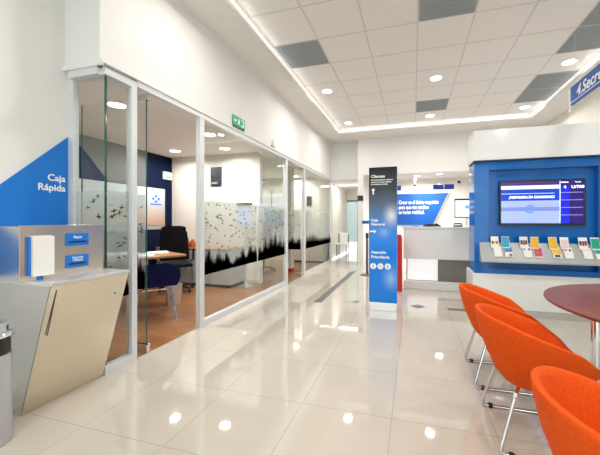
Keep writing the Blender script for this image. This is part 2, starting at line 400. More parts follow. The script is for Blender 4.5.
# header running along the whole partition
s = MB((XL, 5, 2.5)); s.box(XL-.03, XL+.035, 2.225, YB, 2.46, 2.515); struct(s.build('trim_2', M['alu']))
s = MB((XL, 5, 2.5)); s.box(XL+.001, XL+.05, 1.88, YB, 2.516, 2.536); s.box(-2.80, XL+.045, 1.882, 1.899, 2.498, 2.533); struct(s.build('trim_3', M['wall']))
# door_1: glass leaf standing open into the office
d1 = sroot('door_1', (XL-.04, 2.385, 0))
glazing('p', (-3.27, 2.385), (XL-.03, 2.385), .03, 2.44, FZ0, FZ1, 44, 5, True, d1, lambda a: .26)
s = MB(d1.location); s.box(-3.276, -3.27, 2.38, 2.39, .03, 2.44); s.box(XL-.032, XL-.026, 2.38, 2.39, .03, 2.44); s.build('glass_edge', M['edge'], d1)
s = MB(d1.location); s.box(-2.60, XL-.005, 2.365, 2.405, .0, .075, .004); s.build('bottom_pivot', M['chrome'], d1)
s = MB(d1.location); s.box(-2.60, XL-.005, 2.365, 2.405, 2.40, 2.46, .004); s.build('top_pivot', M['chrome'], d1)
# window_3: long panes
w3 = sroot('window_3', (XL, 3.13, 0)); s = MB(w3.location)
s.box(XL-.03, XL+.03, 3.088, 3.165, 0, 2.46); s.box(XL-.028, XL+.028, 3.15, 5.66, 0, .07)
s.box(XL-.03, XL+.03, 5.64, 5.74, 0, 2.46)
s.build('window_frame', M['alu'], w3)
def g3(a): return .17+.05*math.sin(a*7)+.04*math.sin(a*17)
glazing('p', (XL, 3.165), (XL, 4.52), .07, 2.46, FZ0, FZ1, 95, 11, True, w3, g3)
glazing('p', (XL, 4.53), (XL, 5.64), .07, 2.46, FZ0, FZ1, 85, 12, True, w3, lambda a: .16+.16*max(0, math.sin(a*2.6)))
# door_2: second doorway, leaf open inwards
d2 = sroot('door_2', (XL-.04, 6.66, 0))
glazing('p', (-3.25, 6.66), (XL-.03, 6.66), .03, 2.44, FZ0, FZ1, 20, 15, True, d2, lambda a: .22)
s = MB(d2.location); s.box(-2.6, XL-.005, 6.64, 6.68, 0, .075, .004); s.build('bottom_pivot', M['chrome'], d2)
s = MB(d2.location)
for z in (.7, 1.9): s.tube([(-3.15, 6.66, z), (-3.15, 6.60, z)], .008)
s.tube([(-3.15, 6.60, .62), (-3.15, 6.60, 1.98)], .014); s.build('door_handle', M['chrome'], d2)
# window_4: last panes
w4 = sroot('window_4', (XL, 6.80, 0)); s = MB(w4.location)
s.box(XL-.03, XL+.03, 6.70, 6.80, 0, 2.46); s.box(XL-.028, XL+.028, 6.79, YB-.05, 0, .07); s.box(XL-.03, XL+.03, YB-.10, YB, 0, 2.46)
s.build('window_frame', M['alu'], w4)
glazing('p', (XL, 6.80), (XL, YB-.1), .07, 2.46, FZ0, FZ1, 120, 21, True, w4, lambda a: .17+.1*max(0, math.sin(a*3)))
# glass screen closing the divider wall towards the partition
w5 = sroot('window_5', (-2.7, 5.65, 0)); s = MB(w5.location)
s.box(-2.96, -2.91, 5.62, 5.68, 0, 2.52); s.build('window_frame', M['alu'], w5)
t = bmesh.new(); t.faces.new([t.verts.new(Vector((x, 5.65, z))-w5.location) for x, z in ((-2.92, 0), (XL, 0), (XL, 2.5), (-2.92, 2.5))])
b = MB(w5.location); b.bm.free(); b.bm = t; b.build('pane', M['glass'], w5)

# ------------------------------------------------------------ ceiling vents and downlights
vents = [(0, 1, 'grey ceiling air grille at the left, beside the lit cove'), (3, 0, 'grey ceiling air grille cut by the top edge of the photo'),
         (3, 5, 'small far grey ceiling air grille just in front of a downlight'), (6, 4, 'grey ceiling air grille at the right, directly behind a downlight'),
         (6, 5, 'farthest grey ceiling air grille at the right cove corner'), (6, 2, 'grey ceiling air grille at the right, directly before a downlight'),
         (6, 1, 'grey ceiling air grille nearest the upper right corner')]
for (i, j, lab) in vents:
    x0, y0 = CX+i*TX, CY+j*TY
    t = thing('ceiling_vent', lab, 'air vent', (x0+TX/2, y0+TY/2, ZT), group='ceiling air grilles')
    s = MB(t.location); s.box(x0+.01, x0+TX-.01, y0+.01, y0+TY-.01, ZT-.006, ZT); s.build('backing', M['vent'], t)
    s = MB(t.location); n = 22
    for k in range(n):
        y = y0+.02+(TY-.04)*(k+.5)/n; s.box(x0+.015, x0+TX-.015, y-.004, y+.004, ZT-.014, ZT-.004)
    s.build('slat_panel', M['vent'], t)
def downlight(x, y, z, lab, grp, power, r=.085, light=True, proto=[None]):
    t = thing('ceiling_downlight', lab, 'downlight', (x, y, z), group=grp)
    s = MB(); s.lathe(0, 0, [(r, -.002), (r+.022, -.010), (r+.026, -.001), (r+.02, 0)], 28); s.build('trim_ring', M['white'], t, True)
    s = MB(); s.cyl(0, 0, -.006, -.001, r, seg=28); s.build('diffuser', M['lamp'], t)
    if light:
        a = area('downlight_beam', (x, y, z-.02), (0, 0, 0), r*2, r*2, power, WARM, 'DISK', math.radians(165))
        a.parent = t; a.location = (0, 0, -.02)
    return t
def cc(i, j): return CX+(i+.5)*TX, CY+(j+.5)*TY
dls = [(0, 3, 'nearer of the two downlights in the left column of ceiling tiles'), (0, 6, 'downlight at the far left corner of the tiled ceiling'),
       (3, 3, 'nearer downlight in the middle of the tiled ceiling'), (3, 6, 'far middle ceiling downlight just behind a grey vent'),
       (6, 3, 'right ceiling downlight between two grey vents'), (6, 6, 'far right ceiling downlight behind the pair of vents')]
for i, j, lab in dls:
    x, y = cc(i, j)
    if i == 6: x -= .0
    downlight(x, y, ZT, lab, 'hall downlights', DOWN_POWER)
for i in (0, 3, 6):
    for j in (-1.5, -6):
        x, y = cc(i, j); downlight(x, y, ZT, 'round downlight above the camera, out of the photo', 'hall downlights above the viewer', DOWN_POWER)
offs = [(-3.36, 2.85, 'large oval-looking downlight seen through the corner glass of the first office'), (-4.47, 5.04, 'downlight near the blue wall of the first office'),
        (-3.41, 5.12, 'farther and lower of the two downlights seen through the long pane'), (-3.10, 4.23, 'nearer and higher of the two downlights seen through the long pane'),
        (-3.47, 8.95, 'downlight in the second office seen through the open doorway'), (-4.5, 8.2, 'farthest downlight of the second office')]
for x, y, lab in offs: downlight(x, y, 2.62, lab, 'office downlights', OFF_POWER, r=.09)
for x, y, lab in ((.12, 9.75, 'left downlight over the cash desks'), (.72, 9.5, 'right downlight over the cash desks')): downlight(x, y, 2.60, lab, 'cash area downlights', 34)
t = thing('ceiling_tube_light', 'long tube light on the corridor ceiling beyond the glass', 'lamp', (-2.1, 10.6, 2.52))
s = MB(t.location); s.box(-2.5, -1.65, 10.56, 10.64, 2.49, 2.52, .004); s.build('housing', M['white'], t)
s = MB(t.location); s.box(-2.48, -1.67, 10.57, 10.63, 2.478, 2.49); s.build('diffuser', M['lamp'], t)
area('corridor_light', (-2.07, 10.6, 2.47), (0, 0, 0), .8, .05, 16, (1, .97, .92))

# ------------------------------------------------------------ cash desks at the back
t = thing('cash_counter', 'long white cash desk with panelled foot across the back of the hall', 'counter', (.5, 6.0, 0)); L0 = t.location
s = MB(L0); s.box(-.17, 2.4, 5.98, 6.55, .55, 1.115, .004); s.build('body', M['cream_gl'], t)
s = MB(L0); s.box(-.19, 2.4, 5.95, 6.58, 1.115, 1.145, .004); s.build('worktop', M['cream_gl'], t)
s = MB(L0); s.box(-.12, 2.4, 6.10, 6.45, .14, .55); s.build('base', M['taupe'], t)
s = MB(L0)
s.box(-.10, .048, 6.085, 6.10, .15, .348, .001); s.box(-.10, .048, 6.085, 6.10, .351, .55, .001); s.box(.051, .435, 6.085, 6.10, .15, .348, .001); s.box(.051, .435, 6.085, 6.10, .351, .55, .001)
s.build('glare_panel', mat('glare_white', (.9, .9, .9), .15, emis=.45), t)['label'] = 'white foot panel with floor glare put in as glow'  # no lamp behind: emission stands in for floor glare mirrored in the panel
s = MB(L0); s.box(-.17, 2.4, 6.0, 6.55, 0, .14, .003); s.build('plinth', M['cream_gl'], t)
tag(MB((.2, 6.32, 1.145)).box(.19, .50, 6.20, 6.42, 1.145, 1.175, .005).box(.22, .47, 6.26, 6.40, 1.175, 1.20, .005).build('card_printer', M['black']), 'flat black device on the cash desk under the blue wall sign', 'printer')
tag(MB((.0, 6.3, 1.145)).box(-.02, .10, 6.2, 6.30, 1.145, 1.158, .003).build('keypad', M['black']), 'small black keypad at the left end of the cash desk', 'keypad')
t = thing('desk_telephone', 'small dark telephone on the right end of the cash desk', 'telephone', (.80, 6.25, 1.145)); s = MB(t.location)
s.box(.73, .87, 6.18, 6.32, 1.145, 1.17, .004); s.build('base', M['black'], t)
s = MB(t.location); s.tube([(.735, 6.25, 1.172), (.735, 6.25, 1.20), (.865, 6.25, 1.20), (.865, 6.25, 1.172)], .013, 8); s.build('handset', M['black'], t)
t = thing('red_screen', 'red upright panel beside the white cash desk, behind the blue totem', 'panel', (-.3, 5.72, 0)); s = MB(t.location)
s.box(-.42, -.195, 5.65, 5.70, 0, 1.01, .004); s.build('panel', M['red'], t)
s = MB(t.location); s.box(-.215, -.19, 5.70, 5.97, 0, .95, .003); s.build('side_panel', M['red'], t)
# wall sign, parallelogram
t = thing('wall_sign', 'blue slanted wall sign with white slogan behind the cash desk', 'sign', (.3, 10.5, 1.6)); L0 = t.location
s = MB(L0); s.prism([(-1.2, 10.46, 1.12), (.60, 10.46, 1.12), (1.06, 10.46, 2.13), (-1.2, 10.46, 2.13)], (0, .04, 0)); s.build('board', M['blue_sign'], t)
s = MB(L0); s.prism([(.60, 10.458, 1.12), (.66, 10.458, 1.12), (1.13, 10.458, 2.13), (1.065, 10.458, 2.13)], (0, .04, 0)); s.build('edge_band', mat('champagne_metal', (.55, .50, .40), .35, metal=.5), t)
text('lettering', 'Creer es el único requisito', .17, Vector((-.45, 10.455, 1.80))-L0, '-y', M['ltr'], t, bold=.02, fit=1.22)
text('lettering', 'para que tus sueños', .17, Vector((-.45, 10.455, 1.64))-L0, '-y', M['ltr'], t, bold=.02, fit=.92)
text('lettering', 'se hagan realidad.', .17, Vector((-.45, 10.455, 1.48))-L0, '-y', M['ltr'], t, bold=.02, fit=.80)
# number displays hanging over the desks
def ndisp(x0, x1, lab):
    t = thing('number_display', lab, 'display', ((x0+x1)/2, 9.2, 2.12), group='hanging number displays'); s = MB(t.location)
    s.box(x0, x1, 9.17, 9.23, 2.125, 2.262, .004); s.build('housing', mat('display_blue', (.0, .03, .30), .3), t)
    for x in (x0+.08, x1-.08): s = MB(t.location); s.tube([(x, 9.2, 2.26), (x, 9.2, 2.60)], .006, 6); s.build('hanger', M['chrome'], t)
    text('digits', '2', .12, Vector(((x0+x1)/2-.02, 9.168, 2.15))-t.location, '-y', M['ltr'], t)
ndisp(.54, 1.08, 'blue number display hanging over the cash desk, left of the black camera')
ndisp(-.95, -.33, 'blue number display half hidden behind the totem')
def domecam(x, y, z, top, lab):
    t = thing('dome_camera', lab, 'camera', (x, y, z), group='small black cameras'); s = MB(t.location)
    s.ball(x, y, z, .045); s.build('dome', M['black'], t, True)
    s = MB(t.location); s.cyl(x, y, z+.03, top, .018, seg=12); s.build('stem', M['white'], t)
domecam(.05, 9.9, 2.36, 2.60, 'small black camera under the ceiling left of the hanging display')
domecam(1.30, 9.9, 2.40, 2.60, 'small black camera under the ceiling right of the hanging display')
t = thing('wall_monitor', 'pale monitor on the back wall at the right end of the cash desks', 'monitor', (1.45, 9.5, 1.6)); L0 = t.location
s = MB(L0); s.box(1.13, 1.78, 9.50, 9.54, 1.34, 1.88, .004); s.build('housing', M['black'], t)
s = MB(L0); s.box(1.155, 1.755, 9.494, 9.50, 1.37, 1.83); s.build('screen', mat('pale_screen', (.6, .8, .95), .2, emis=.8, ecol=(.65, .85, 1)), t)
s = MB(L0); s.box(1.40, 1.52, 9.492, 9.494, 1.60, 1.69); s.build('screen_mark', mat('screen_mark_blue', (.1, .4, .8), .3, emis=.4, ecol=(.1, .4, .8)), t)
s = MB(L0); s.cyl(1.45, 9.56, 0.0, 1.5, .03, seg=12); s.box(1.3, 1.6, 9.45, 9.68, 0, .02); s.build('stand', M['alu'], t)
# room number plaque on pier
t = tag(MB((-1.33, 8.89, 1.95)).box(-1.535, -1.375, 8.885, 8.899, 1.83, 1.98, .003).build('door_plaque', M['black']), 'small black plaque on the white pier left of the totem', 'sign')
# posts left of the totem
t = thing('queue_post', 'dark queue barrier post beside the pier, partly behind the totem', 'barrier', (-1.02, 7.2, 0)); L0 = t.location
s = MB(L0); s.lathe(-1.02, 7.2, [(0, 0), (.16, 0), (.16, .015), (.03, .03), (.03, .95), (.0, .95)], 20); s.build('post', M['strip'], t, True)
s = MB(L0); s.cyl(-1.02, 7.2, .86, .97, .036, seg=16); s.build('belt_head', M['black'], t)
t = tag(MB((-1.10, 8.3, 0)).box(-1.40, -1.12, 8.86, 8.899, 1.17, 1.26, .004).build('wall_tag', M['blue_sign']), 'small blue tag at the pier just left of the totem', 'sign')

# corridor beyond the left recess
sbox('wall_far', M['wall_cream'], -2.75, -1.41, 12.5, 12.6, 2.08, 2.52)
t = sroot('window_6', (-2.1, 12.5, 0)); s = MB(t.location)
s.box(-2.6, -1.5, 12.48, 12.53, 2.03, 2.10); s.box(-2.16, -2.12, 12.48, 12.53, 0, 2.03); s.build('window_frame', M['taupe'], t)
s = MB(t.location); s.box(-2.6, -1.5, 12.50, 12.51, .4, 2.03); s.build('pane', M['frost'], t)
sbox('wall_lobby', mat('lobby_wall', (.75, .72, .62), .6), -3.2, -1.0, 13.9, 14.0, 0, 2.6)
area('lobby_light', (-2.1, 13.3, 2.4), (0, 0, 0), .9, .1, 14, (1, .98, .95))
t = thing('wall_lamp', 'round white lamp on the corridor wall over the frosted screen', 'lamp', (-1.93, 12.49, 2.38)); s = MB(t.location)
s.ball(-1.93, 12.44, 2.36, .07, .9); s.build('globe', mat('opal_globe', (.95, .92, .85), .3, emis=1.2), t, True)
s = MB(t.location); s.cyl(-1.93, 12.47, 2.33, 2.39, .03, seg=10); s.build('bracket', M['chrome'], t)
domecam(-1.93, 12.2, 1.64, 2.52, 'small black camera before the frosted corridor screen')
t = thing('waiting_chair', 'white waiting chair with dark frame in the far corridor', 'chair', (-2.42, 10.8, 0)); L0 = t.location
s = MB(L0); s.box(-2.60, -2.20, 10.6, 11.0, .42, .47, .015); s.build('seat', M['white'], t)
s = MB(L0); s.box(-2.60, -2.20, 10.98, 11.03, .5, .82, .015); s.build('backrest', M['white'], t)
for x in (-2.57, -2.23):
    for y in (10.63, 10.97):
        s = MB(L0); s.tube([(x, y, 0), (x, y, .42 if y < 10.9 else .8)], .014, 8); s.build('leg', M['black'], t)
tag(MB((-1.75, 11.6, 0)).box(-1.98, -1.55, 11.4, 11.7, 0.0, .42, .01).build('storage_box', M['black']), 'low dark box on the corridor floor beside the pier', 'box')

# ------------------------------------------------------------ totem
totem_m = gradmat('totem_print', 2, [(0.05, (.0, .20, .76)), (.50, (.0, .20, .78)), (.62, (.03, .22, .65)), (.76, (.07, .10, .17)), (.88, (.012, .015, .025)), (1.0, (.002, .002, .004))], .12,
    blob=[(.78, .18, .42, .13, (.35, .58, .88), .9), (.80, .64, .42, .12, (.62, .66, .72), 1.3), (.55, .52, .35, .07, (.25, .45, .85), .9)])
t = thing('information_totem', 'tall blue and black information totem standing on the tiles', 'totem', (-.40, 4.43, 0)); L0 = t.location
s = MB(L0); s.box(-.585, -.215, 4.385, 4.455, 0, .115, .004); s.build('base', M['steel_top'], t)
s = MB(L0); s.box(-.595, -.210, 4.38, 4.46, .115, 2.0, .004); s.build('panel', totem_m, t)
def tt(st, size, x, z, fit, nm='lettering'): return text(nm, st, size, Vector((x, 4.3785, z))-L0, '-y', M['ltr'], t, bold=.025, fit=fit)
tt('Clientes', .055, -.565, 1.855, .19)
tt('Aquí su atención es primero', .028, -.565, 1.815, .30); tt('asesoría y servicio al cliente', .028, -.565, 1.785, .28); tt('para empresas y personas', .028, -.565, 1.755, .23)
tt('Caja', .05, -.565, 1.245, .10); tt('General', .05, -.565, 1.19, .19)
tt('Atención', .058, -.565, .795, .21); tt('Prioritaria', .058, -.565, .73, .25)
def arrow(x, z, up):
    s = MB(L0); p = [(0, .05), (.028, .016), (.01, .016), (.01, -.04), (-.01, -.04), (-.01, .016), (-.028, .016)]
    if not up: p = [(b, -a) for a, b in p]
    s.prism([(x+a, 4.379, z+b) for a, b in p], (0, -.001, 0)); s.build('arrow', M['ltr'], t)
arrow(-.535, 1.66, True); arrow(-.54, 1.105, False)
icon = mat('icon_grey', (.25, .32, .42), .5)
for k in range(3):
    x = -.535+k*.10; z = .62
    s = MB(L0); s.cyl(0, 0, -.0005, .0005, .042, seg=28, mtx=Matrix.Translation((x, 4.3785, z)) @ Matrix.Rotation(PI/2, 4, 'X')); dsc = s.build('icon_disc', M['ltr'], t)
    s = MB(L0); y = 4.3775
    def pp(pts): s.prism([(x+a, y, z+b) for a, b in pts], (0, -.0006, 0))
    if k == 0:
        pp([(-.006, .018), (.006, .018), (.008, -.004), (.004, -.03), (-.004, -.03), (-.008, -.004)]); s.cyl(0, 0, 0, .0006, .006, seg=12, mtx=Matrix.Translation((x, y, z+.026)) @ Matrix.Rotation(PI/2, 4, 'X'))
    elif k == 1:
        pp([(-.010, .02), (-.004, .02), (-.002, 0), (.010, 0), (.018, -.018), (.012, -.02), (.005, -.007), (-.009, -.007)]); s.tube([(x-.004+.014*math.cos(a), y, z-.012+.014*math.sin(a)) for a in [PI*.7+i*PI*1.2/10 for i in range(11)]], .0014, 5)
        s.cyl(0, 0, 0, .0006, .005, seg=12, mtx=Matrix.Translation((x-.007, y, z+.027)) @ Matrix.Rotation(PI/2, 4, 'X'))
    else:
        pp([(-.007, .016), (.005, .016), (.014, -.002), (.006, -.010), (.004, -.03), (-.006, -.03), (-.009, 0)]); s.cyl(0, 0, 0, .0006, .006, seg=12, mtx=Matrix.Translation((x, y, z+.025)) @ Matrix.Rotation(PI/2, 4, 'X'))
    s.build('icon_figure', icon, dsc)

# ------------------------------------------------------------ media island
IX0, IX1, IY = .795, 2.75, 4.60
t = thing('media_island', 'glossy blue media wall unit with white plinth and white canopy', 'display unit', (1.6, 4.9, 0)); L0 = t.location
s = MB(L0); s.box(IX0-.018, IX1+.02, IY-.05, 4.95, 2.055, 2.455, .003); s.build('canopy', M['white_gl'], t)
s = MB(L0); s.box(IX0-.018, IX1+.02, IY-.05, 4.95, 2.040, 2.055); s.build('canopy_underside', mat('dark_underside', (.02, .03, .06), .4), t)  # dark layer covering the underside of the canopy
s = MB(L0); s.box(IX0-.02, IX1, IY, 5.12, .09, .55, .003); s.build('plinth', M['white_gl'], t)
s = MB(L0); s.box(IX0+.01, IX1-.01, IY-.006, 5.10, 0, .09); s.build('kick_plate', M['steel'], t)
NX0, NX1, NZ0, NZ1 = .975, 2.185, .62, 1.93
s = MB(L0); s.box(IX0, NX0, IY, 5.0, .55, 2.04, .003); s.box(NX1, IX1, IY, 5.0, .55, 2.04, .003); s.box(NX0, NX1, IY, 5.0, NZ1, 2.04); s.box(NX0, NX1, IY, 5.0, .55, NZ0); s.build('blue_frame', M['blue'], t)
s = MB(L0); s.box(NX0, NX1, IY+.09, 5.0, NZ0, NZ1); s.build('blue_niche', M['blue'], t)
s = MB(L0); s.prism([(.855, IY-.001, .965), (.855, IY-.14, .735), (.855, IY-.14, .715), (.855, IY-.001, .715)], (1.72, 0, 0)); s.build('leaflet_shelf', M['shelf'], t)
# television
tv = thing('television', 'black framed television showing the queue screen on the blue wall unit', 'television', (1.6, 4.69, 1.2)); T0 = tv.location
yb = IY+.09; yf = yb-.055
s = MB(T0); s.box(1.108, 2.07, yf, yb, 1.195, 1.785, .004); s.build('bezel', M['black'], tv)
def em(name, c, e=.55, stops=None): return mat(name, c, .25, emis=e, ecol=c, var=0)
sx0, sx1, sz0, sz1 = 1.127, 2.05, 1.222, 1.762; xm = 1.795
def scr(name, x0, x1, z0, z1, m, d=.001): 
    s = MB(T0); s.box(x0, x1, yf-d, yf, z0, z1); return s.build(name, m, tv)
root_scr = scr('screen', sx0, sx1, sz0, sz1, em('screen_navy', (.015, .0, .14)))
def sub(o): o.parent = root_scr; return o
sub(scr('screen_header', sx0, xm, 1.715, sz1, em('screen_plum', (.05, .02, .16)), .0016))
sub(scr('screen_band', sx0, xm, 1.665, 1.712, em('screen_white', (.85, .9, 1)), .0016))
sub(scr('screen_banner', sx0, xm, 1.515, 1.665, em('screen_blue', (.0, .04, .50)), .0016))
sub(scr('screen_swoosh', sx0, xm-.06, 1.603, 1.612, em('screen_sky', (.35, .6, 1)), .002))
sub(scr('screen_body', sx0, xm, sz0, 1.515, em('screen_pale', (.33, .42, .78)), .0016))
sub(scr('screen_band_lower', sx0, xm, 1.38, 1.43, em('screen_lilac', (.18, .24, .62)), .002))
s = MB(T0); s.tube([(1.46+.045*math.cos(a), yf-.003, 1.405+.045*math.sin(a)) for a in [2*PI*k/24 for k in range(24)]], .009, 6, True); s.build('screen_ring', em('ring_blue', (.08, .3, .72)), root_scr)
sub(scr('screen_column', xm+.005, 1.90, sz0, sz1-.06, em('screen_royal', (.0, .01, .62)), .0016))
for k in range(4): sub(scr('screen_rule', xm+.01, sx1-.01, 1.61-k*.095, 1.614-k*.095, em('rule_lilac', (.45, .45, .9), .9), .0022))
sub(scr('screen_divider', xm-.004, xm+.004, sz0, sz1, em('divider', (.7, .8, 1), .9), .0022))
le = em('screen_lettering', (.9, .95, 1), 1.2)
def st(txt, size, x, z, fit=None): return sub(text('screen_lettering', txt, size, Vector((x, yf-.0035, z))-T0, '-y', le, tv, bold=.02, fit=fit))
st('¿PREPARADA EN CANMARNO?', .045, 1.215, 1.545, .52); st('Módulo', .022, 1.81, 1.735, .075); st('Turno', .022, 1.955, 1.735, .06)
st('4', .05, 1.835, 1.665); st('U/700', .05, 1.915, 1.665, .135)
# brochures on the sloping shelf: an upper and a lower one in every column
def pict(c): return mat('print', c, .35, var=.12, scale=50)
wht = M['paper']; PC = dict(teal=(.02, .35, .52), blue=(.0, .18, .5), yellow=(.85, .48, .02), crim=(.55, .01, .05), pink=(.85, .62, .62), green=(.0, .36, .24), dark=(.06, .05, .06), red=(.5, .02, .03))
PM = {k: pict(v) for k, v in PC.items()}
cols = [(1.01, 'plain white', 'w', 'white'), (1.135, 'teal', 't', 'blue and red'), (1.345, 'white pictured', 'p', 'white pictured'), (1.465, 'yellow', 'y', 'crimson'),
        (1.665, 'orange-yellow', 'y', 'yellow pictured'), (1.79, 'pale pink', 'k', 'white pictured'), (1.985, 'white pictured', 'p', 'plain white'), (2.11, 'green', 'g', 'green and white')]
ordn = ['first', 'second', 'third', 'fourth', 'fifth', 'sixth', 'seventh', 'eighth']
def brochure(x, z0, h, y0, lean, cover, lab, wdt=.092, marks=()):
    t = thing('brochure', lab, 'brochure', (x, y0, z0), group='brochures on the grey shelf')
    t.rotation_euler = (-lean, 0, 0)
    s = MB(); s.box(-wdt/2, wdt/2, -.004, 0, 0, h); s.build('leaflet', wht, t)
    for (a, b, c, d, mm) in marks:
        s = MB(); s.box(-wdt/2+a*wdt, -wdt/2+b*wdt, -.0055, -.004, c*h, d*h); s.build('cover_print', mm, t)
lean = math.atan2(.139, .23)
for k, (x, nu, code, nl) in enumerate(cols):
    up = {'w': [(.1, .35, .35, .6, PM['dark']), (.4, .62, .35, .6, PM['yellow']), (.66, .9, .35, .6, PM['red'])], 't': [(.04, .96, .08, .95, PM['teal'])],
          'p': [(.08, .34, .35, .7, PM['dark']), (.38, .62, .3, .7, PM['red']), (.66, .92, .35, .7, PM['dark'])], 'y': [(.04, .96, .06, .94, PM['yellow'])],
          'k': [(.1, .9, .1, .8, PM['pink'])], 'g': [(.04, .96, .1, .9, PM['green'])]}[code]
    lo = {0: [], 1: [(.03, .97, .45, .97, PM['blue']), (.5, .9, .05, .3, PM['red'])], 2: [(.1, .3, .7, .9, PM['dark']), (.65, .9, .65, .85, PM['dark'])], 3: [(.03, .97, .1, .95, PM['crim']), (.3, .7, .25, .5, PM['pink'])],
          4: [(.03, .97, .35, .97, PM['yellow']), (.2, .8, .08, .3, PM['dark'])], 5: [(.1, .35, .7, .92, PM['dark']), (.6, .85, .65, .85, PM['dark'])], 6: [(.2, .8, .75, .92, PM['pink'])], 7: [(.03, .97, .5, .95, PM['green'])]}[k]
    brochure(x+.025, .897, .155, IY-.056, .30, None, '%s leaflet in the upper row on the grey shelf, %s from the left' % (nu, ordn[k]), marks=up)
    brochure(x+.05, .79, .15, IY-.118, lean, None, '%s leaflet in the lower row on the grey shelf, %s from the left' % (nl, ordn[k]), marks=lo)

# ------------------------------------------------------------ kiosk and wall graphic
o = thing('wall_graphic', 'blue slanted wall panel reading Caja Rápida above the steel counter', 'wall panel', (-2.8, 1.2, 0)); L0 = o.location
s = MB(L0); s.prism([(-2.799, 1.92, .86), (-2.799, 1.92, 1.955), (-2.799, .825, .86)], (.005, 0, 0)); s.build('panel', M['blue_paint'], o)
text('lettering', 'Caja', .075, Vector((-2.792, 1.90, 1.575))-L0, '+x', M['ltr'], o, align='RIGHT', bold=.02)
text('lettering', 'Rápida', .075, Vector((-2.792, 1.90, 1.495))-L0, '+x', M['ltr'], o, align='RIGHT', bold=.02)
t = thing('quick_cash_counter', 'slanted brushed steel counter with deposit slots beside the glass corner', 'counter', (-2.45, 1.65, 0)); L0 = t.location
s = MB(L0)
s.prism([(-2.79, 1.375, 0), (-2.415, 1.375, 0), (-2.150, 1.375, .845), (-2.79, 1.375, .845)], (0, .545, 0)); s.build('body', M['steel'], t)
s = MB(L0); s.prism([(-2.412, 1.377, .004), (-2.406, 1.377, .004), (-2.142, 1.377, .843), (-2.148, 1.377, .843)], (0, .541, 0)); dr = s.build('front_panel', M['steel_warm'], t)
s = MB(L0); s.box(-2.79, -2.135, 1.37, 1.925, .845, .868, .003); s.build('top', M['steel_top'], t)
s = MB(L0); s.box(-2.79, -2.345, 1.335, 1.86, .868, 1.215, .003); s.build('upper_housing', M['steel'], t)
s = MB(L0); s.box(-2.345, -2.338, 1.325, 1.868, .868, 1.222, .002); s.build('back_panel', M['steel_warm'], t)
s = MB(L0); s.prism([(-2.2378, 1.41, .52), (-2.2318, 1.41, .52), (-2.1477, 1.41, .815), (-2.1537, 1.41, .815)], (0, .003, 0)); s.build('door_slot', M['black'], t)
s = MB(L0); s.cyl(0, 0, -.004, .004, .008, seg=14, mtx=Matrix.Translation((-2.186, 1.84, .70)) @ Matrix.Rotation(PI/2-.30, 4, 'Y')); s.build('lock', M['chrome'], t)
for k, (zc, st_, nn) in enumerate(((1.118, ['Pagos'], 1), (.962, ['Depósito', 'Cheques'], 2))):
    s = MB(L0); s.box(-2.338, -2.332, 1.59, 1.75, zc-.045, zc+.045, .004); lb = s.build('slot_label', M['blue_paint'], t)
    s = MB(L0); s.box(-2.332, -2.329, 1.61, 1.73, zc-.022, zc-.012); s.build('slot', M['black'], lb)
    for i, q in enumerate(st_):
        x = text('lettering', q, .026 if nn == 1 else .020, Vector((-2.3305, 1.67, zc+.008+(.012-.018*i if nn == 2 else 0)))-L0, '+x', M['ltr'], t, align='CENTER', bold=.02); x.parent = lb
t2 = thing('leaflet_holder', 'blue edged holder stacked with white deposit forms on the steel counter', 'leaflet holder', (-2.30, 1.44, .868)); L2 = t2.location
s = MB(L2); s.box(-2.337, -2.331, 1.368, 1.49, .90, 1.15, .002); s.box(-2.331, -2.312, 1.366, 1.372, .90, 1.15, .001); s.box(-2.337, -2.331, 1.42, 1.45, .868, .898, .001); s.build('holder', M['blue_paint'], t2)
s = MB(L2); s.box(-2.3305, -2.316, 1.374, 1.495, .899, 1.155, .002); s.box(-2.315, -2.312, 1.38, 1.505, .895, 1.15, .001); s.build('paper_stack', M['paper'], t2)
# waste bin at the left edge
t = thing('waste_bin', 'round grey waste bin with chrome lid and black collar, at the left edge', 'bin', (-2.30, 1.14, 0)); bx, by, r = -2.30, 1.14, .115
s = MB(t.location); s.cyl(bx, by, 0, .50, r, seg=40, bev=.005); s.build('body', mat('pale_grey_metal', (.52, .53, .55), .3, metal=.5), t, True)
s = MB(t.location); s.cyl(bx, by, .50, .60, r-.006, seg=40); s.build('collar', M['black'], t, True)
s = MB(t.location); s.lathe(bx, by, [(r-.01, .60), (r+.008, .60), (r+.010, .612), (r+.004, .622), (r-.012, .628), (r-.012, .66), (r-.022, .672), (.06, .68), (.055, .665), (0, .665)], 40); s.build('lid', M['chrome'], t, True)

# ------------------------------------------------------------ hall signs
t = thing('exit_sign', 'small green running man exit sign on the white wall above the glass', 'sign', (XL, 3.96, 2.60)); L0 = t.location
s = MB(L0); s.box(XL+.001, XL+.016, 3.80, 4.12, 2.60, 2.74, .003); s.build('board', M['green'], t)
s = MB(L0)
def ex(pts): s.prism([(XL+.0165, 3.80+a, 2.60+b) for a, b in pts], (.001, 0, 0))
ex([(.03, .07), (.055, .10), (.055, .08), (.09, .08), (.09, .06), (.055, .06), (.055, .04)])
ex([(.13, .11), (.155, .11), (.175, .075), (.165, .03), (.15, .03), (.155, .06), (.135, .03), (.12, .035), (.14, .07)])
ex([(.21, .12), (.285, .12), (.285, .02), (.21, .02), (.21, .035), (.265, .035), (.265, .105), (.21, .105)])
s.build('pictogram', M['ltr'], t)
s = MB(L0); s.box(XL+.001, XL+.012, 3.81, 4.11, 2.575, 2.596); s.build('lower_strip', mat('dark_strip', (.06, .1, .08), .4), t)
t = thing('smoke_sensor', 'small white sensor on the wall above the second doorway', 'sensor', (XL, 5.1, 2.62)); s = MB(t.location)
